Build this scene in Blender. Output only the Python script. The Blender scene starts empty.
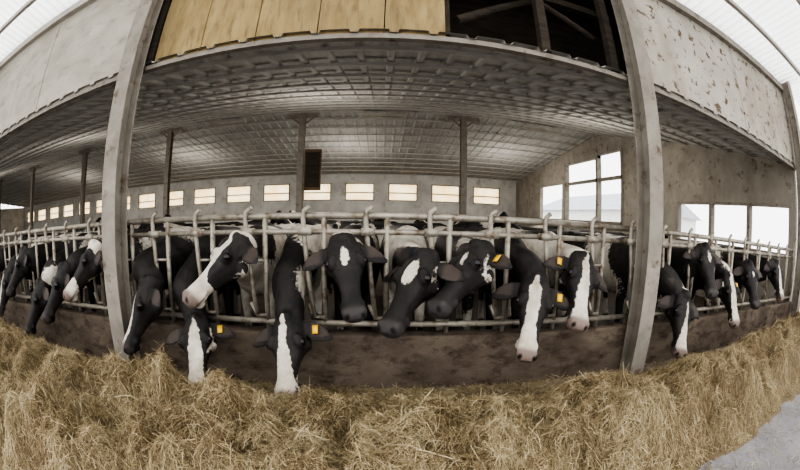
import bpy, math, random
import numpy as np
rng=np.random.default_rng(7); random.seed(7)
COL=bpy.context.collection
def V(*a): return np.array(a,dtype=float)
def nrm(v): return v/np.linalg.norm(v)

# ------------------------------------------------------------ materials
def new_mat(name):
    m=bpy.data.materials.new(name); m.use_nodes=True
    nt=m.node_tree; b=nt.nodes['Principled BSDF']; return m,nt,b
def ramp(nt,fac,stops):
    r=nt.nodes.new('ShaderNodeValToRGB'); el=r.color_ramp.elements
    while len(el)<len(stops): el.new(0.5)
    for e,(p,c) in zip(el,stops): e.position=p; e.color=(*c,1)
    nt.links.new(fac,r.inputs[0]); return r.outputs[0]
def noise(nt,scale,detail=5,stretch=(1,1,1),rough=.6):
    tc=nt.nodes.new('ShaderNodeTexCoord'); mp=nt.nodes.new('ShaderNodeMapping')
    mp.inputs['Scale'].default_value=stretch
    n=nt.nodes.new('ShaderNodeTexNoise'); n.inputs['Scale'].default_value=scale; n.inputs['Detail'].default_value=detail; n.inputs['Roughness'].default_value=rough
    nt.links.new(tc.outputs['Object'],mp.inputs[0]); nt.links.new(mp.outputs[0],n.inputs['Vector']); return n.outputs['Fac']
def mix(nt,fac,a,b):
    m=nt.nodes.new('ShaderNodeMix'); m.data_type='RGBA'
    for s,v in ((m.inputs[0],fac),(m.inputs[6],a),(m.inputs[7],b)):
        if hasattr(v,'links'): nt.links.new(v,s)
        else: s.default_value=v if not isinstance(v,tuple) else (*v,1)
    return m.outputs[2]
def nmat(name,c1,c2,scale=3,rough=.8,stretch=(1,1,1),c3=None,s3=12,t3=(.58,.68),metal=0,bump=.0,bscale=40,streak=None):
    m,nt,b=new_mat(name)
    col=ramp(nt,noise(nt,scale,6,stretch),[(.3,c1),(.7,c2)])
    if c3 is not None:
        f=ramp(nt,noise(nt,s3,8,stretch,.65),[(t3[0],(0,0,0)),(t3[1],(1,1,1))])
        col=mix(nt,f,col,c3)
    if streak is not None:
        f=ramp(nt,noise(nt,.9,7,(1.3,1.3,.5),.65),[(.50,(0,0,0)),(.70,(.55,.55,.55))])
        col=mix(nt,f,col,streak)
    nt.links.new(col,b.inputs['Base Color']); b.inputs['Roughness'].default_value=rough; b.inputs['Metallic'].default_value=metal
    b.inputs['Specular IOR Level'].default_value=.3
    if bump>0:
        bp=nt.nodes.new('ShaderNodeBump'); bp.inputs['Strength'].default_value=bump; bp.inputs['Distance'].default_value=.02
        nt.links.new(noise(nt,bscale,6),bp.inputs['Height']); nt.links.new(bp.outputs[0],b.inputs['Normal'])
    return m
M_pillar=nmat('weathered_steel_paint',(.22,.195,.165),(.33,.30,.26),4.0,.75,(1,1,1),(.13,.09,.06),6,(.57,.70),bump=.3)
M_curb=nmat('dirty_concrete_curb',(.095,.073,.056),(.20,.16,.125),2.2,.85,(1,1,2),(.055,.04,.03),5,(.50,.68),bump=.5)
M_floor=nmat('alley_concrete',(.20,.197,.21),(.30,.295,.31),2.5,.85,c3=(.15,.135,.12),s3=5,t3=(.55,.75),bump=.3)
M_stable=nmat('stable_floor_slurry',(.035,.026,.019),(.08,.06,.043),2,.6)
M_galv=nmat('galvanized_tube',(.25,.225,.185),(.42,.385,.325),8,.45,c3=(.13,.085,.05),s3=10,t3=(.52,.68),metal=.35)
M_ceil=nmat('corrugated_roof_sheet',(.36,.35,.33),(.48,.47,.445),1.0,.85,(3,.4,1),(.26,.24,.21),2.5,(.52,.80))
M_purlin=nmat('purlin_steel',(.42,.40,.37),(.56,.54,.50),3,.8)
M_wallb=nmat('whitewashed_block',(.52,.50,.47),(.74,.72,.68),1.2,.9,c3=(.36,.32,.27),s3=2,t3=(.54,.74))
M_wallr=nmat('dirty_plaster',(.27,.245,.21),(.40,.37,.325),1.5,.9,(1,1,1),(.14,.11,.08),5,(.57,.68),streak=(.20,.175,.14))
M_fw=nmat('white_panel',(.33,.30,.25),(.48,.45,.39),1.4,.7,(1,1,2),(.21,.18,.14),3,(.54,.76))
M_fy=nmat('yellow_plywood',(.26,.185,.080),(.39,.295,.145),2.2,.7,(4,4,1),(.17,.12,.06),3,(.50,.72),streak=(.18,.135,.08))
M_fr=nmat('peeling_white_panel',(.36,.33,.285),(.49,.46,.40),1.4,.8,(1,1,1),(.12,.08,.05),6,(.56,.61),streak=(.25,.205,.155))
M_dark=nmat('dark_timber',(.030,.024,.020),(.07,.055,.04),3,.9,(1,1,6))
M_beam=nmat('pale_beam',(.38,.35,.31),(.50,.47,.42),3,.7,streak=(.25,.21,.17))
M_frame=nmat('window_frame',(.30,.25,.19),(.40,.35,.28),3,.6)
def trans(name,c,mixf=.75,c0=None,clear=False):
    m,nt,b=new_mat(name); nt.nodes.remove(b)
    d=nt.nodes.new('ShaderNodeBsdfTransparent' if clear else 'ShaderNodeBsdfDiffuse'); t=nt.nodes.new('ShaderNodeBsdfTranslucent'); s=nt.nodes.new('ShaderNodeMixShader')
    col=ramp(nt,noise(nt,1.5,4,(1,.4,1)),[(.3,c0 or tuple(x*.88 for x in c)),(.7,c)])
    nt.links.new(col,d.inputs[0]); nt.links.new(col,t.inputs[0]); s.inputs[0].default_value=mixf
    nt.links.new(d.outputs[0],s.inputs[1]); nt.links.new(t.outputs[0],s.inputs[2]); nt.links.new(s.outputs[0],nt.nodes['Material Output'].inputs[0]); return m
M_canopy=trans('translucent_sheet',(.96,.96,.95),.9)
M_pane=trans('milky_pane',(.98,.92,.80),.45,(.96,.80,.55),True)
M_grass=nmat('yard_ground',(.45,.44,.40),(.58,.56,.52),.6,.95)
M_shed=nmat('shed_render',(.70,.70,.70),(.8,.8,.8),1,.9)
M_shroof=nmat('shed_roof',(.40,.43,.47),(.52,.55,.59),2,.8)
M_board=nmat('brown_board',(.10,.06,.035),(.17,.11,.07),4,.7)

class MB:
    def __init__(s): s.v=[];s.f=[];s.mi=[];s.n=0
    def add(s,v,f,mi=0):
        s.v.append(np.asarray(v,float).reshape(-1,3)); s.f+= [tuple(int(i)+s.n for i in q) for q in f]; s.mi+=[mi]*len(f); s.n+=len(s.v[-1])
    def box(s,x0,x1,y0,y1,z0,z1,mi=0):
        s.add([(x,y,z) for x in(x0,x1) for y in(y0,y1) for z in(z0,z1)],[(0,1,3,2),(4,6,7,5),(0,4,5,1),(2,3,7,6),(0,2,6,4),(1,5,7,3)],mi)
    def prism(s,y0,y1,x0,x1,z0,za,zb,mi=0):
        s.add([(x0,y0,z0),(x1,y0,z0),(x1,y1,z0),(x0,y1,z0),(x0,y0,za),(x1,y0,za),(x1,y1,zb),(x0,y1,zb)],[(0,3,2,1),(4,5,6,7),(0,1,5,4),(1,2,6,5),(2,3,7,6),(3,0,4,7)],mi)
    def tube(s,pts,r,n=10,mi=0):
        pts=[np.array(p,float) for p in pts]
        V_=[];F_=[]
        t0=nrm(pts[1]-pts[0]); ref=V(0,1,0) if abs(t0[1])<.9 else V(1,0,0)
        for i,p in enumerate(pts):
            t=nrm((pts[min(i+1,len(pts)-1)]-pts[max(i-1,0)]))
            a=nrm(np.cross(t,ref)); b=np.cross(t,a)
            rr=r[i] if hasattr(r,'__len__') else r
            for k in range(n):
                an=2*math.pi*k/n; V_.append(p+rr*(a*math.cos(an)+b*math.sin(an)))
        for i in range(len(pts)-1):
            for k in range(n):
                k2=(k+1)%n; F_.append((i*n+k,i*n+k2,(i+1)*n+k2,(i+1)*n+k))
        F_.append(tuple(range(n))[::-1]); F_.append(tuple((len(pts)-1)*n+k for k in range(n)))
        s.add(V_,F_,mi)
    def make(s,name,mats,smooth=False,bevel=0):
        me=bpy.data.meshes.new(name); me.from_pydata(np.concatenate(s.v).tolist(),[],s.f)
        for m in mats: me.materials.append(m)
        me.polygons.foreach_set('material_index',s.mi)
        if smooth: me.polygons.foreach_set('use_smooth',[True]*len(me.polygons))
        me.update(); o=bpy.data.objects.new(name,me); COL.objects.link(o)
        if bevel: 
            b=o.modifiers.new('bevel','BEVEL'); b.width=bevel; b.segments=2; b.limit_method='ANGLE'
        return o

XL,XR=-34.8,8.05
EY,RY,BY=3.05,11.6,20.5
def roofz(y): return 3.2+(5.07-3.2)*(y-3.0)/(RY-3.0) if y<=RY else 5.07+(3.95-5.07)*(y-RY)/(BY-RY)

b=MB(); b.box(XL-5,XR+30,-12,3.1,-.2,0); b.make('floor',[M_floor])
b=MB(); b.box(XL,XR+.1,3.1,BY,-.2,.04); b.make('floor_stable',[M_stable])
b=MB(); b.box(-80,90,-60,80,-.4,-.22); b.make('ground_yard',[M_grass])
b=MB(); b.box(XL,XR+.05,2.95,3.13,0,.516)
b.make('feed_curb',[M_curb],bevel=.015)

# ceiling
b=MB(); P=.36; prof=[(0,0),(.26,0),(.278,.035),(.342,.035)]
xs=[];zs=[]
x=XL
while x<XR+.1:
    for dx,dz in prof: xs.append(x+dx); zs.append(dz)
    x+=P
ys=[2.95,RY,BY+.3]; n=len(xs); VV=[]
for y in ys:
    for X,Z in zip(xs,zs): VV.append((X,y,roofz(y)+.09-Z*1.0))
b.add(VV,[(j*n+i,j*n+i+1,(j+1)*n+i+1,(j+1)*n+i) for j in range(2) for i in range(n-1)])
b.make('ceiling',[M_ceil])
b=MB()
y=3.5
while y<BY:
    z=roofz(y)+.055; b.box(XL,XR,y-.018,y+.018,z-.045,z); y+=.80
b.make('roof_purlins',[M_purlin])
def hbeam(name,X,Y,z0,z1,w,d,mat):
    b=MB(); t=.016
    b.box(X-w/2,X+w/2,Y-d/2,Y-d/2+t,z0,z1); b.box(X-w/2,X+w/2,Y+d/2-t,Y+d/2,z0,z1); b.box(X-t/2,X+t/2,Y-d/2+t,Y+d/2-t,z0,z1)
    b.box(X-w/2-.03,X+w/2+.03,Y-d/2-.03,Y+d/2+.03,z0,z0+.02)
    return b.make(name,[mat],bevel=.003)
for k in range(-4,2):
    X=2.675+5.35*k
    hbeam('support_pillar',X,2.82,0,5.35,.21,.22,M_pillar)
for k in range(-6,1):
    X=2.675+5.35*k
    o=hbeam('interior_column',X,RY,.04,5.05,.2,.2,M_pillar)
    b=MB(); b.box(X-.55,X+.55,RY-.06,RY+.06,4.9,5.03); b.tube([(X,RY,4.6),(X-.4,RY,4.93)],.03); b.tube([(X,RY,4.6),(X+.4,RY,4.93)],.03); b.make('column_brace',[M_pillar])
FZ0,FZ1=3.2,4.86
b=MB()
def panels(x0,x1,w,mi,zz0=FZ0+.02,zz1=FZ1):
    x=x0
    while x<x1-.05:
        e=min(x+w,x1); dy=random.uniform(0,.012); b.box(x+.005,e-.005,3.0+dy,3.03+dy,zz0,zz1,mi); x=e
panels(XL,-2.78,1.1,0); panels(-2.5,.55,.62,1); panels(2.80,8.2,1.35,2)
b.box(XL,8.2,2.98,3.06,3.19,3.245,3)
b.box(XL,-2.6,2.9,3.05,FZ1,FZ1+.14,4); b.box(2.6,8.2,2.9,3.05,FZ1,FZ1+.14,3)
b.box(-2.6,2.6,2.95,3.05,FZ1,FZ1+.14,3)
for xx in (.55,1.6,2.5,-2.6): b.box(xx-.05,xx+.05,3.04,3.14,3.26,FZ1,5)
b.make('roof_fascia',[M_fw,M_fy,M_fr,M_pillar,M_beam,M_dark])
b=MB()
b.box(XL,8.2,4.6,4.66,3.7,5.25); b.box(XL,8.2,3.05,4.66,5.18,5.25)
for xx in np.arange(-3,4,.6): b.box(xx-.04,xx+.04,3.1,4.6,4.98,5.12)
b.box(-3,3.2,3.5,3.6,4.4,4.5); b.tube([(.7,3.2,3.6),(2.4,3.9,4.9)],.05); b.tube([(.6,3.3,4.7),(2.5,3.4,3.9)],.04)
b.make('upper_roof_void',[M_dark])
b=MB(); xs=[];zs=[]; x=XL
while x<16:
    for dx,dz in ((0,0),(.08,0),(.1,.03),(.16,.03)): xs.append(x+dx); zs.append(dz)
    x+=.18
VV=[];n=len(xs)
for y,z in ((2.98,5.02),(-4.0,6.1)):
    for X,Z in zip(xs,zs): VV.append((X,y,z+Z))
b.add(VV,[(i,i+1,n+i+1,n+i) for i in range(n-1)])
b.make('canopy_sheet',[M_canopy])
b=MB()
for y in (2.2,1.0,-.4,-1.8,-3.2): 
    z=5.02+(2.98-y)*.1547-.02; b.box(XL,16,y-.04,y+.04,z-.1,z)
b.make('canopy_purlins',[M_beam])

# back wall
b=MB(); cx=[6.15-2.46*k for k in range(17)]; ww=.82
b.box(XL,XR+.1,BY,BY+.2,-.2,2.5); b.box(XL,XR+.1,BY,BY+.2,3.5,4.05)
edges=sorted(cx); prev=XL
for c in edges:
    b.box(prev,c-ww,BY,BY+.2,2.5,3.5); prev=c+ww
b.box(prev,XR+.1,BY,BY+.2,2.5,3.5)
b.make('wall_back',[M_wallb])
for i,c in enumerate(cx):
    b=MB(); t=.05
    b.box(c-ww,c+ww,BY-.03,BY+.05,2.5,2.5+t); b.box(c-ww,c+ww,BY-.03,BY+.05,3.5-t,3.5); b.box(c-ww,c-ww+t,BY-.03,BY+.05,2.5,3.5); b.box(c+ww-t,c+ww,BY-.03,BY+.05,2.5,3.5)
    b.box(c-ww,c+ww,BY-.02,BY+.04,2.93,2.98)
    b.box(c-ww+t,c+ww-t,BY,BY+.012,2.55,3.45,1)
    b.make('window_%d'%(i+1),[M_frame,M_pane])
b=MB(); X0,X1=XR,XR+.18
def seg(y0,y1,holes):
    z=-.2
    for a,c in holes: b.box(X0,X1,y0,y1,z,a); z=c
    b.prism(y0,y1,X0,X1,z,roofz(y0)+.1,roofz(y1)+.1)
seg(3.05,3.25,[]); seg(3.25,7.2,[(1.42,2.42)]); seg(7.2,10,[]); seg(10,RY,[(1.75,4.3)]); seg(RY,14.3,[(1.75,4.2)]); seg(14.3,14.6,[]); seg(14.6,17,[(1.8,3.4)]); seg(17,BY+.2,[])
b.make('wall_right',[M_wallr])
b=MB()
for y in (4.55,5.9): b.box(X0,X1,y-.05,y+.05,1.42,2.42)
b.box(X0-.02,X1,3.2,7.25,1.38,1.44); b.box(X0-.02,X1,3.2,7.25,2.40,2.46)
b.make('window_18',[M_pillar])
b=MB()
b.box(X0-.03,X1,9.95,10.07,1.7,4.35); b.box(X0-.03,X1,14.22,14.34,1.7,4.2); b.box(X0-.03,X1,11.6,11.72,1.75,4.3); b.box(X0-.03,X1,10,14.3,3.3,3.4); b.box(X0-.03,X1,10,14.3,1.68,1.78)
b.make('door_1',[M_pillar])
b=MB(); b.box(XL-.2,XL,3.05,8,-.2,4.2); b.box(XL-.2,XL,15,BY,-.2,4.0); b.prism(8,RY,XL-.2,XL,3.4,roofz(8)+.1,roofz(RY)+.1); b.prism(RY,15,XL-.2,XL,3.4,roofz(RY)+.1,roofz(15)+.1)
b.make('wall_left',[M_wallb])
b=MB(); b.box(-2.5,-1.95,11.4,11.5,2.4,3.75); b.box(-2.46,-1.99,11.38,11.4,2.5,3.65,1); b.make('control_cabinet',[M_board,M_dark],bevel=.01)
for X in (-10.5,-5.3,0,5.3):
    b=MB(); b.box(X-.75,X+.75,10.9,11.1,4.72,4.80); b.tube([(X-.7,11,4.69),(X+.7,11,4.69)],.02); b.tube([(X-.5,11,4.8),(X-.5,11,4.98)],.008); b.tube([(X+.5,11,4.8),(X+.5,11,4.98)],.008)
    b.make('ceiling_lamp',[M_beam])
b=MB(); b.box(20,30,24,44,-.2,3.2); b.add([(19.5,23.5,3.2),(30.5,23.5,3.2),(30.5,44.5,3.2),(19.5,44.5,3.2),(25,23.5,5.4),(25,44.5,5.4)],[(0,3,5,4),(1,4,5,2),(0,4,1),(3,2,5),(0,1,2,3)],1)
b.make('neighbour_shed',[M_shed,M_shroof])

SL=.535
def barrier(xa,nsl):
    b=MB(); xb=xa+SL*nsl; Y=3.04
    b.tube([(xa+.03,Y,1.537),(xb-.03,Y,1.537)],.030); b.tube([(xa+.03,Y,1.40),(xb-.03,Y,1.40)],.024)
    b.tube([(xa+.03,Y,.60),(xb-.03,Y,.60)],.028)
    for i in range(nsl+1):
        x=xa+SL*i
        xx=min(max(x+.055,xa+.08),xb-.05)
        b.tube([(xx,Y,.52),(xx,Y,1.56)],.025)
        if i>0:
            b.tube([(x-.035,Y-.035,.66),(x-.075,Y-.035,1.0),(x-.115,Y-.035,1.40),(x-.125,Y-.035,1.52),(x-.115,Y-.035,1.58),(x-.07,Y-.035,1.615)],.022)
            b.tube([(x-.09,Y-.035,.78),(x-.035,Y-.035,.66),(x+.055,Y-.02,.66)],.018)
            b.box(x-.16,x-.05,Y-.065,Y+.03,1.37,1.435)
            b.tube([(x-.09,Y-.03,1.15),(x+.055,Y-.01,1.15)],.014)
    return b.make('headlock_feed_barrier',[M_galv],smooth=True)
for k in range(-6,1): barrier(2.675+5.35*k-5.35,10)
barrier(2.675,10)

# ------------------------------------------------------------ cows
def catmull(P,n=8):
    P=np.array(P,float); Q=np.vstack([2*P[0]-P[1],P,2*P[-1]-P[-2]]); out=[]
    for i in range(1,len(Q)-2):
        for k in range(n):
            t=k/n; p0,p1,p2,p3=Q[i-1],Q[i],Q[i+1],Q[i+2]
            out.append(.5*((2*p1)+(-p0+p2)*t+(2*p0-5*p1+4*p2-p3)*t*t+(-p0+3*p1-3*p2+p3)*t**3))
    out.append(Q[-2]); return np.array(out)
def loft(mb,C,W,HU,HD,up,n=20,ex=2.0,side=None):
    C=np.array(C,float); VV=[];FF=[]
    for i,p in enumerate(C):
        t=nrm(C[min(i+1,len(C)-1)]-C[max(i-1,0)])
        u=np.array(up,float) if np.ndim(up)==1 else up[i]
        s=nrm(np.cross(t,u)); uu=nrm(np.cross(s,t))
        for k in range(n):
            a=2*math.pi*k/n; c,q=math.cos(a),math.sin(a)
            cc=math.copysign(abs(c)**(2/ex),c); qq=math.copysign(abs(q)**(2/ex),q)
            VV.append(p+s*cc*W[i]+uu*qq*(HU[i] if q>0 else HD[i]))
    for i in range(len(C)-1):
        for k in range(n): FF.append((i*n+k,i*n+(k+1)%n,(i+1)*n+(k+1)%n,(i+1)*n+k))
    FF.append(tuple(range(n))[::-1]); FF.append(tuple((len(C)-1)*n+k for k in range(n)))
    mb.add(VV,FF)
def ball(mb,c,r,n=12,mi=0):
    VV=[];FF=[]; r=np.array(r if hasattr(r,'__len__') else (r,r,r),float)
    for a in range(n//2+1):
        for k in range(n):
            th=math.pi*a/(n//2); ph=2*math.pi*k/n; VV.append(np.array(c)+r*V(math.sin(th)*math.cos(ph),math.sin(th)*math.sin(ph),math.cos(th)))
    for a in range(n//2):
        for k in range(n): FF.append((a*n+k,(a+1)*n+k,(a+1)*n+(k+1)%n,a*n+(k+1)%n))
    mb.add(VV,FF,mi)
def coat():
    m,nt,bs=new_mat('holstein_coat')
    def attr(n):
        a=nt.nodes.new('ShaderNodeAttribute'); a.attribute_name=n; return a.outputs['Fac']
    nz=noise(nt,28,4); sub=nt.nodes.new('ShaderNodeMath'); sub.operation='MULTIPLY_ADD'; sub.inputs[1].default_value=.4; sub.inputs[2].default_value=-.2
    nt.links.new(nz,sub.inputs[0])
    ad=nt.nodes.new('ShaderNodeMath'); ad.operation='ADD'; nt.links.new(attr('wf'),ad.inputs[0]); nt.links.new(sub.outputs[0],ad.inputs[1])
    f=ramp(nt,ad.outputs[0],[(.47,(0,0,0)),(.53,(1,1,1))])
    blk=ramp(nt,noise(nt,9,6),[(.3,(.009,.0085,.009)),(.75,(.038,.031,.028))])
    wht=ramp(nt,noise(nt,7,6),[(.3,(.42,.35,.27)),(.6,(.70,.65,.57))])
    c=mix(nt,f,blk,wht)
    sk=mix(nt,f,(.060,.052,.050),(.24,.18,.155))
    c=mix(nt,attr('skin'),c,sk); c=mix(nt,attr('inner'),c,(.12,.09,.075)); c=mix(nt,attr('dk'),c,(.006,.005,.005))
    nt.links.new(c,bs.inputs['Base Color']); bs.inputs['Roughness'].default_value=.58; bs.inputs['Specular IOR Level'].default_value=.40
    bp=nt.nodes.new('ShaderNodeBump'); bp.inputs['Strength'].default_value=.8; bp.inputs['Distance'].default_value=.014
    nt.links.new(noise(nt,70,7,(1,1,.3),.75),bp.inputs['Height']); nt.links.new(bp.outputs[0],bs.inputs['Normal'])
    return m
M_coat=coat()
M_eye,_,_b=new_mat('cow_eye'); _b.inputs['Base Color'].default_value=(.008,.006,.005,1); _b.inputs['Roughness'].default_value=.08
M_tag,_,_b=new_mat('ear_tag_plastic'); _b.inputs['Base Color'].default_value=(.85,.50,.03,1); _b.inputs['Roughness'].default_value=.4
def sstep(x,a,b): t=np.clip((x-a)/(b-a),0,1); return t*t*(3-2*t)
HS=[(-.10,.085,.06,.10),(-.03,.106,.080,.125),(.04,.118,.090,.150),(.12,.126,.088,.168),(.19,.120,.074,.158),(.25,.092,.060,.130),(.32,.074,.052,.104),(.40,.067,.048,.090),(.46,.080,.052,.088),(.51,.088,.052,.086),(.55,.080,.042,.074),(.575,.048,.020,.045)]
def cow(poll,muz,face,xb,wb=0.0,neck=.0,blaze=(.03,.05),style='blaze',tag=1,seed=0,Yc=3.28,zg=None,xg=None,earup=0.0,cheek=0):
    r=np.random.default_rng(seed+100)
    poll=V(*poll);muz=V(*muz); a=nrm(muz-poll); L=np.linalg.norm(muz-poll); S=min(max(L/.575,1.02),1.12)*1.05
    if L<.575*S: poll=muz-a*.575*S
    ph=math.radians(face); hint=V(-math.sin(ph),-math.cos(ph),.35); bb=nrm(hint-a*np.dot(hint,a)); c=np.cross(a,bb)
    mb=MB()
    loft(mb,[poll+a*s*S for s,_,_,_ in HS],[w*S for _,w,_,_ in HS],[d*S for _,_,d,_ in HS],[v*S for _,_,_,v in HS],bb,24,2.3)
    for sg in (1,-1):
        ball(mb,poll+S*(a*.160+c*sg*.100+bb*.040),.047*S)
        ball(mb,poll+S*(a*.130+c*sg*.088+bb*.062),.034*S)
        ball(mb,poll+S*(a*.518+c*sg*.052+bb*.018),.036*S)
        ball(mb,poll+S*(a*.12+c*sg*.080-bb*.095),.068*S)
        ball(mb,poll+S*(a*.45+c*sg*.05-bb*.038),.042*S)
        dr=r.uniform(.12,.42); e0=poll+S*(a*.01+c*sg*.085-bb*.005); ed=nrm(c*sg*1.0-a*(-dr+earup)-bb*.22)
        pts=[e0,e0+ed*.05*S,e0+ed*.11*S+a*.014,e0+ed*.18*S+a*.026,e0+ed*.25*S+a*.036]
        loft(mb,pts,[.026*S,.052*S,.074*S,.060*S,.014*S],[.018,.015,.012,.011,.009],[.018,.016,.014,.013,.009],bb,12)
    ball(mb,poll+S*(bb*.055-a*.02),.062*S)
    ball(mb,poll+S*(a*.49-bb*.072),.048*S)
    xg=xb if xg is None else xg
    zg=poll[2]*.45+1.15*.55 if zg is None else zg
    P0=V(xb,Yc+.42,1.08);P1=V(xb*.5+xg*.5,Yc+.06,(1.10+zg)/2);P2=V(xg,3.03,zg);P3=poll-a*.03*S-bb*.035*S
    pm=(P2+P3)/2+V(0,0,.02)
    C=catmull([P0,P1,P2,P3] if np.linalg.norm(P2-P3)<.3 else [P0,P1,P2,pm,P3],7)
    k=np.linspace(0,1,len(C)); up=[nrm(V(0,-.4,1)*(1-t*t)+bb*t*t) for t in k]
    loft(mb,C,np.interp(k,[0,.33,.66,1],[.22,.165,.135,.105]),np.interp(k,[0,.33,.66,1],[.28,.21,.16,.10]),np.interp(k,[0,.33,.66,1],[.34,.28,.20,.14]),up,20,2.1)
    TS=[(-.02,1.05,.10,.16,.2),(.10,1.06,.19,.28,.30),(.35,1.06,.235,.39,.38),(.75,1.05,.25,.38,.41),(1.15,1.03,.262,.40,.42),(1.5,1.06,.26,.38,.38),(1.8,1.12,.245,.32,.32),(2.02,1.14,.19,.25,.28),(2.12,1.14,.10,.18,.2)]
    cs=catmull([(xb,Yc+t[0]+.1,t[1]) for t in TS],3); kk=np.linspace(0,len(TS)-1,len(cs)); ti=np.arange(len(TS))
    loft(mb,cs,np.interp(kk,ti,[t[2] for t in TS]),np.interp(kk,ti,[t[3] for t in TS]),np.interp(kk,ti,[t[4] for t in TS]),V(0,0,1),24,2.3)
    Y0=Yc+.1
    ball(mb,(xb-.13,Y0+1.82,1.38),(.06,.10,.06)); ball(mb,(xb+.13,Y0+1.82,1.38),(.06,.10,.06))
    ball(mb,(xb,Y0+1.55,.70),(.17,.22,.15))
    for sg in (1,-1):
        x=xb+sg*.15; jit=r.uniform(-.05,.05)
        loft(mb,[(x,Y0+.34,.95),(x,Y0+.33+jit*.3,.72),(x,Y0+.31+jit,.47),(x,Y0+.32+jit,.28),(x,Y0+.31+jit,.12),(x,Y0+.28+jit,.04)],[.085,.065,.050,.034,.040,.052],[.13,.08,.052,.036,.042,.06],[.13,.08,.052,.036,.042,.06],V(0,1,0),12)
        x=xb+sg*.17
        loft(mb,[(x,Y0+1.72,1.05),(x,Y0+1.62+jit,.80),(x,Y0+1.78+jit,.56),(x,Y0+1.86+jit,.47),(x,Y0+1.80+jit,.28),(x,Y0+1.78+jit,.12),(x,Y0+1.74+jit,.04)],[.12,.10,.055,.045,.036,.042,.052],[.24,.17,.085,.065,.042,.045,.06],[.24,.17,.085,.065,.042,.045,.06],V(0,1,0),12)
        for q in range(2): ball(mb,(xb+sg*.07,Y0+1.47+.13*q,.55),(.017,.017,.05),8)
    loft(mb,[(xb,Y0+2.08,1.30),(xb,Y0+2.17,1.18),(xb,Y0+2.19,.9),(xb+.02,Y0+2.19,.62),(xb+.02,Y0+2.2,.42),(xb+.02,Y0+2.2,.3)],[.035,.03,.022,.022,.04,.015],[.035,.03,.022,.022,.04,.015],[.035,.03,.022,.022,.04,.015],V(0,1,0),10)
    tmp=mb.make('tmp',[])
    rm=tmp.modifiers.new('r','REMESH'); rm.mode='VOXEL'; rm.voxel_size=.0115; rm.use_smooth_shade=True
    sm=tmp.modifiers.new('s','SMOOTH'); sm.factor=.5; sm.iterations=3
    dg=bpy.context.evaluated_depsgraph_get(); me=bpy.data.meshes.new_from_object(tmp.evaluated_get(dg))
    old=tmp.data; bpy.data.objects.remove(tmp); bpy.data.meshes.remove(old)
    nv=len(me.vertices); co=np.empty(nv*3); me.vertices.foreach_get('co',co); co=co.reshape(-1,3)
    rel=(co-poll)/S; s=rel@a; d=rel@bb; l=rel@c
    inhead=(s>-.14)&(np.abs(l)<.36)&(np.abs(d)<.26)&(s<.7)&(co[:,1]<3.06)
    ph_=r.uniform(0,6.28,(6,)); dirs=r.normal(size=(6,3)); dirs/=np.linalg.norm(dirs,axis=1)[:,None]; fr=np.array([3.5,4.5,6,7,9,12]); am=np.array([1,1,.8,.7,.4,.25])
    nb=sum(am[i]*np.sin(co@dirs[i]*fr[i]+ph_[i]) for i in range(6))/2.2
    nb2=sum(am[i]*np.sin(co@dirs[5-i]*fr[i]*2.6+ph_[i]) for i in range(6))/2.2
    neckw=sstep(co[:,1],3.9,3.2)
    wbody=.5+.5*(nb*1.15-.25+wb*(1-neckw)+neck*neckw)
    wbody=np.where((co[:,2]<.32)&(co[:,1]>3.2),wbody+.5,wbody)
    bw=np.interp(s,[-.05,0,.06,.15,.28,.40,.46,.6],[0,blaze[0]*.3,blaze[0],blaze[0],(blaze[0]+blaze[1])/2,blaze[1],blaze[1]*1.25,blaze[1]*1.4])
    off=.014*math.sin(seed*1.7)
    wh=.5+(bw-np.abs(l-off)+.020*nb2)*9
    wh=np.where((d<-.02)&(s<.36),np.minimum(wh,.1),wh)
    if style=='patch':
        wh=.5+.5*(nb2*1.1+.45); eye=np.exp(-(((s-.16)**2+(np.abs(l)-.10)**2)/.006)); wh=wh-1.2*eye
    elif style=='star':
        wh=.5+(blaze[0]-np.sqrt((l-off)**2+((s-.14)*.45)**2)+.022*nb2)*9; wh=np.where(d<0,.1,wh)
    elif style=='black': wh=np.full(nv,.05)
    elif style=='white':
        wh=.5+(np.interp(s,[0,.05,.15,.3,.45],[.01,.035,.040,.070,.15])-np.abs(l))*9+.35*nb2
        wh=np.where((s<.36)&(d<.015),.20+.42*nb2,wh)
    if cheek: wh=np.maximum(wh,np.where((d<.02)&(s>.02)&(s<.40)&(np.abs(l)>.04),.30+.42*nb2*cheek,0))
    ear=(np.abs(l)>.13)&(s<.13)
    wh=np.where(ear,.08,wh)
    t=sstep(s,-.10,-.02)*inhead
    wf=np.clip(wbody*(1-t)+wh*t,0,1)
    skin=sstep(s,.475,.52)*inhead*sstep(d,-.085,-.06)
    nd=np.sqrt((s-.548)**2*1.0+((np.abs(l)-.050)*1.2)**2+((d-.016)*.8)**2)
    dk=sstep(nd,.028,.015)*inhead
    mouth=sstep(np.abs(d+.055+.10*(s-.5)),.007,.002)*(s>.40)*inhead; dk=np.maximum(dk,mouth*.8)
    er=np.sqrt((s-.160)**2+((d-.045))**2)/.034; dk=np.maximum(dk,inhead*(np.abs(l)>.07)*sstep(er,1.25,.8)*.85)
    no=np.empty(nv*3); me.vertices.foreach_get('normal',no); no=no.reshape(-1,3)
    inner=((np.abs(l)>.15)&(s<.10)&inhead)*sstep(no@bb,.5,.9)*sstep(np.abs(l),.15,.19)*sstep(np.abs(l),.31,.27)*.5
    for nme,arr in (('wf',wf),('skin',skin),('dk',dk),('inner',inner)):
        at=me.attributes.new(nme,'FLOAT','POINT'); at.data.foreach_set('value',np.asarray(arr).astype(np.float32))
    ex=MB()
    for sg in (1,-1): ball(ex,poll+S*(a*.160+c*sg*.121+bb*.047),.030*S,14,1)
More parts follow.
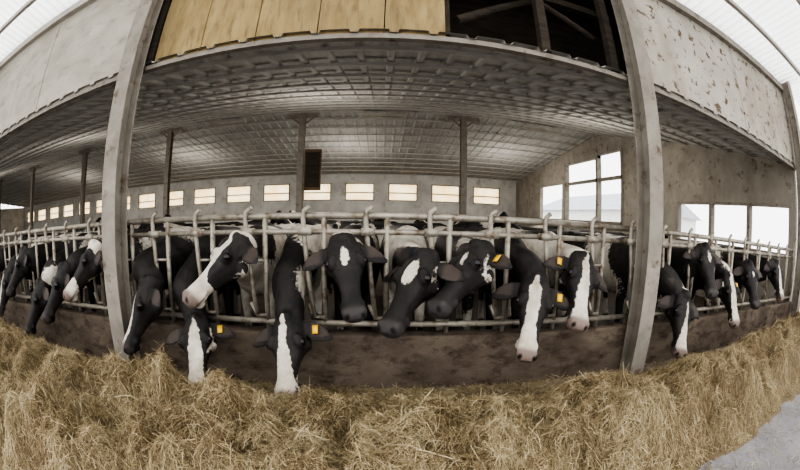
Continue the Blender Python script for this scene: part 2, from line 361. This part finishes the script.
    if tag:
        for sg in ((1,) if tag==1 else (-1,) if tag==-1 else (1,-1)):
            e=poll+S*(a*.05+c*sg*.20-bb*.02)+bb*.020
            u1=a*.030; u2=c*sg*.023; th=bb*.003
            q=[e-u1-u2,e+u1*1.4-u2,e+u1*1.4+u2,e-u1+u2]
            ex.add([p-th for p in q]+[p+th for p in q],[(0,3,2,1),(4,5,6,7),(0,1,5,4),(1,2,6,5),(2,3,7,6),(3,0,4,7)],2)
    exo=ex.make('tmp2',[M_coat,M_eye,M_tag],smooth=True)
    me.materials.clear(); 
    for m in (M_coat,M_eye,M_tag): me.materials.append(m)
    o=bpy.data.objects.new('dairy_cow',me); COL.objects.link(o)
    me.polygons.foreach_set('use_smooth',[True]*len(me.polygons))
    bpy.ops.object.select_all(action='DESELECT'); exo.select_set(True); o.select_set(True); bpy.context.view_layer.objects.active=o
    bpy.ops.object.join(); return o
cow((-2.20,2.80,.90),(-2.40,2.50,.34),40,-2.41,.1,-.5,(.015,.05),'blaze',0,1)
cow((-1.58,2.66,.60),(-1.42,2.24,.20),-12,-1.87,.2,-.5,(.026,.065),'blaze',-1,2,zg=.86,cheek=.8)
cow((-1.20,2.84,1.28),(-1.54,2.44,.88),42,-1.34,.9,.9,(.03,.09),'white',1,3)
cow((-.72,2.66,.66),(-.68,2.26,.20),8,-.80,.3,-.7,(.020,.075),'blaze',-1,4)
cow((-.29,2.84,1.26),(-.17,2.48,.79),-8,-.27,.3,.0,(.028,.02),'star',0,5)
cow((.34,2.84,1.16),(.05,2.44,.70),40,.27,.1,.0,(.040,.02),'star',0,6,cheek=.6)
cow((.80,2.86,1.24),(.36,2.48,.81),60,.80,.2,.0,(.030,.03),'star',-1,7,cheek=.5)
cow((1.29,2.74,.97),(1.12,2.40,.47),14,1.36,.1,-.4,(.028,.062),'blaze',-1,8)
cow((1.82,2.86,1.18),(1.60,2.46,.68),2,1.87,.6,.5,(.040,.075),'blaze',1,9,cheek=.9)
cow((3.33,2.78,.80),(3.12,2.48,.25),10,3.20,.1,-.5,(.025,.05),'blaze',0,10)
cow((3.86,2.90,1.34),(3.72,2.56,.86),18,3.75,.3,-.2,(.022,.04),'star',0,11)
cow((4.50,2.84,.98),(4.45,2.52,.45),8,4.55,.4,-.1,(.03,.06),'blaze',-1,12,cheek=.8)
cow((5.25,2.88,1.15),(5.1,2.54,.66),25,5.35,.2,.2,(.03,.05),'star',0,13)
cow((6.5,2.9,1.2),(6.3,2.56,.70),15,6.4,.3,0,(.03,.05),'blaze',0,14)
cow((-3.10,2.88,1.24),(-3.34,2.50,.80),35,-3.02,.5,.2,(.03,.05),'patch',1,15)
cow((-3.72,2.82,1.0),(-3.90,2.48,.50),28,-3.65,.1,-.4,(.03,.05),'star',0,16)
cow((-4.35,2.80,.80),(-4.48,2.46,.28),20,-4.3,.1,-.5,(.02,.03),'black',0,17)
cow((-5.0,2.9,1.20),(-5.12,2.54,.72),25,-4.9,.3,-.2,(.03,.05),'star',0,18)
cow((-5.65,2.86,.9),(-5.6,2.50,.40),10,-5.6,.3,-.1,(.03,.05),'blaze',0,19)
cow((-6.3,2.85,1.15),(-6.4,2.54,.66),20,-6.25,.2,-.2,(.03,.05),'black',0,20)
g1=cow((-.3,2.4,1.55),(-.5,2.0,1.25),30,0,.15,.0,(.03,.05),'blaze',0,21,Yc=3.2,zg=1.35)
g2=cow((.1,2.4,1.45),(.3,2.0,1.15),-30,0,-.1,-.1,(.03,.05),'blaze',0,22,Yc=3.2,zg=1.3)
spots=[(-8,6.6,80),(-3.2,7,-70),(.5,6.8,95),(3.6,7.2,-100),(6,8.5,60),(-12,8,110),(-6,10,20),(1.5,13.5,170),(-1.5,14,60),(-10,14,-60),(4.5,14,-30),(-16,9,70),(-.5,9.2,-85),(3.5,10.3,80),(-4.5,9,100)]
for i,(x,y,ang) in enumerate(spots):
    src=(g1,g2)[i%2]; o=src if i<2 else bpy.data.objects.new('dairy_cow',src.data)
    if i>=2: COL.objects.link(o)
    an=math.radians(ang); cpt=V(0,4.3,0)
    R=np.array([[math.cos(an),-math.sin(an),0],[math.sin(an),math.cos(an),0],[0,0,1]])
    o.location=V(x,y,0)-R@cpt; o.rotation_euler=(0,0,an)

# ------------------------------------------------------------ hay
tab=rng.random((128,128))
def vn(x,y):
    xi=np.floor(x).astype(int); yi=np.floor(y).astype(int); fx=x-xi; fy=y-yi; fx=fx*fx*(3-2*fx); fy=fy*fy*(3-2*fy)
    g=lambda i,j: tab[i%128,j%128]
    return (g(xi,yi)*(1-fx)+g(xi+1,yi)*fx)*(1-fy)+(g(xi,yi+1)*(1-fx)+g(xi+1,yi+1)*fx)*fy-.5
def hh(x,y):
    edge=1.0+.12*sstep(x,1.2,2.6)-.5*sstep(-x,.3,2.2)+.18*vn(x*1.3,x*0+3.3)+.14*vn(x*4,x*0+9)
    back=2.62+.18*vn(x*1.7,x*0+5)+.28*sstep(np.abs(x),2.0,4)
    y_=y+.12*vn(x*3,y*3+4)
    up=sstep(y_,edge,edge+.5); dn=1-sstep(y_,1.82,back)
    H=.36+.20*sstep(x,3.5,7)+.14*sstep(-x,3,6)
    low=up*dn
    bil=np.abs(vn(x*5+3,y*5+1))*.32+np.abs(vn(x*10+5,y*10))*.17
    n=.28*vn(x*1.9,y*1.9)+.15*vn(x*4+7,y*4)+.07*vn(x*9,y*9+2)+.045*vn(x*22,y*22)-bil+.115
    return low*(H+n)+.02*(low>0)-.012
xs=np.concatenate([np.arange(-14,-5,.06),np.arange(-5,6,.02),np.arange(6,9.5,.05)]); ys=np.arange(.3,2.95,.02)
GX,GY=np.meshgrid(xs,ys); GZ=hh(GX,GY); nx,ny=len(xs),len(ys)
vm=np.stack([GX,GY,GZ],-1).reshape(-1,3)
idx=np.arange(nx*ny).reshape(ny,nx); fm=np.stack([idx[:-1,:-1],idx[:-1,1:],idx[1:,1:],idx[1:,:-1]],-1).reshape(-1,4)
N=480000
px=np.where(rng.random(N)<.85,rng.normal(0,2.4,N),rng.uniform(-9,9,N)); px=np.clip(px,-9.5,9.3); py=rng.uniform(.4,2.93,N)
hz=hh(px,py); keep=(hz>.02)|(rng.random(N)<np.where(py>2.3,.45,.07))
px,py,hz=px[keep],py[keep],np.maximum(hz[keep],.004); N=len(px)
dz=(hh(px,py+.03)-hh(px,py-.03))/.06; dx=(hh(px+.03,py)-hh(px-.03,py))/.06
ang=rng.uniform(0,2*np.pi,N); Ls=rng.uniform(.012,.05,N)*rng.choice([1,1.0,1.0,2.2],N); tilt=rng.normal(.0,.50,N)
D=np.stack([np.cos(ang),np.sin(ang),np.cos(ang)*dx+np.sin(ang)*dz+tilt],1); D/=np.linalg.norm(D,axis=1)[:,None]
Wd=np.cross(D,rng.normal(size=(N,3))); Wd/=np.linalg.norm(Wd,axis=1)[:,None]; wd=rng.uniform(.0006,.0016,N)[:,None]
c0=np.stack([px,py,hz+rng.uniform(-.012,.028,N)],1); bend=rng.normal(size=(N,3))*.3*Ls[:,None]
pa=c0-D*Ls[:,None]; pc=c0+D*Ls[:,None]; pb=c0+bend*.5+np.array([0,0,.003])
vs=np.stack([pa-Wd*wd,pa+Wd*wd,pb-Wd*wd,pb+Wd*wd,pc-Wd*wd,pc+Wd*wd],1).reshape(-1,3); vs[:,2]=np.maximum(vs[:,2],.002)
base=len(vm)+6*np.arange(N)[:,None]; fs=np.concatenate([base+np.array([[0,1,3,2]]),base+np.array([[2,3,5,4]])],0)
va=np.vstack([vm,vs]); fa=np.vstack([fm,fs]); sh=np.concatenate([np.full(len(vm),.10),np.repeat(np.clip(rng.normal(.50,.26,N)+.42*vn(px*5,py*5),0,1),6)])
me=bpy.data.meshes.new('hay_pile'); me.vertices.add(len(va)); me.vertices.foreach_set('co',va.ravel()); me.loops.add(fa.size); me.loops.foreach_set('vertex_index',fa.ravel().astype(np.int32))
me.polygons.add(len(fa)); me.polygons.foreach_set('loop_start',np.arange(0,fa.size,4,dtype=np.int32)); me.polygons.foreach_set('loop_total',np.full(len(fa),4,dtype=np.int32)); me.update(calc_edges=True); me.validate()
at=me.attributes.new('sh','FLOAT','POINT'); at.data.foreach_set('value',sh.astype(np.float32))
m,nt,bs=new_mat('hay_straw'); a_=nt.nodes.new('ShaderNodeAttribute'); a_.attribute_name='sh'
col=ramp(nt,a_.outputs['Fac'],[(.0,(.07,.046,.021)),(.3,(.24,.175,.090)),(.6,(.44,.345,.20)),(1,(.72,.62,.43))])
col=mix(nt,ramp(nt,noise(nt,2.5,4),[(.4,(0,0,0)),(.75,(.4,.4,.4))]),col,(.24,.20,.115))
nt.links.new(col,bs.inputs['Base Color']); bs.inputs['Roughness'].default_value=.7
me.materials.append(m); o=bpy.data.objects.new('hay_pile',me); COL.objects.link(o)

# ------------------------------------------------------------ light
w=bpy.data.worlds.new('sky'); bpy.context.scene.world=w; w.use_nodes=True; nt=w.node_tree; bg=nt.nodes['Background']
bg.inputs[0].default_value=(.985,.985,.98,1); bg.inputs[1].default_value=3.0
for X in (-18,-9,-1.5,5.3):
  for Y in (8,15):
    l=bpy.data.lights.new('barn_fill_light','POINT'); l.shadow_soft_size=.25; l.energy=160 if Y>10 else 130; l.color=(1,.95,.87)  # added fill to brighten the barn interior, not tied to any lamp fixture
    o=bpy.data.objects.new('barn_fill_light',l); COL.objects.link(o); o.location=(X,Y,2.9)
vs_=bpy.context.scene.view_settings
try: vs_.look='AgX - High Contrast'
except Exception: pass
vs_.exposure=-0.2

# ------------------------------------------------------------ camera (fisheye lens)
cam=bpy.data.cameras.new('camera'); co=bpy.data.objects.new('camera',cam); COL.objects.link(co)
yaw,pitch,roll=.056,-.137,.02
cy,sy=math.cos(yaw),math.sin(yaw); F=V(sy*math.cos(pitch),cy*math.cos(pitch),math.sin(pitch)); r_=V(cy,-sy,0); u_=np.cross(r_,F)
Rr=r_*math.cos(roll)+u_*math.sin(roll); Uu=-r_*math.sin(roll)+u_*math.cos(roll)
from mathutils import Matrix
co.matrix_world=Matrix(((Rr[0],Uu[0],-F[0],0),(Rr[1],Uu[1],-F[1],0),(Rr[2],Uu[2],-F[2],1.52),(0,0,0,1)))
cam.type='PANO'; cam.sensor_width=36; cam.shift_y=32.6/470
cam.panorama_type='FISHEYE_EQUISOLID'; cam.fisheye_lens=16.23; cam.fisheye_fov=math.radians(200)
bpy.context.scene.camera=co
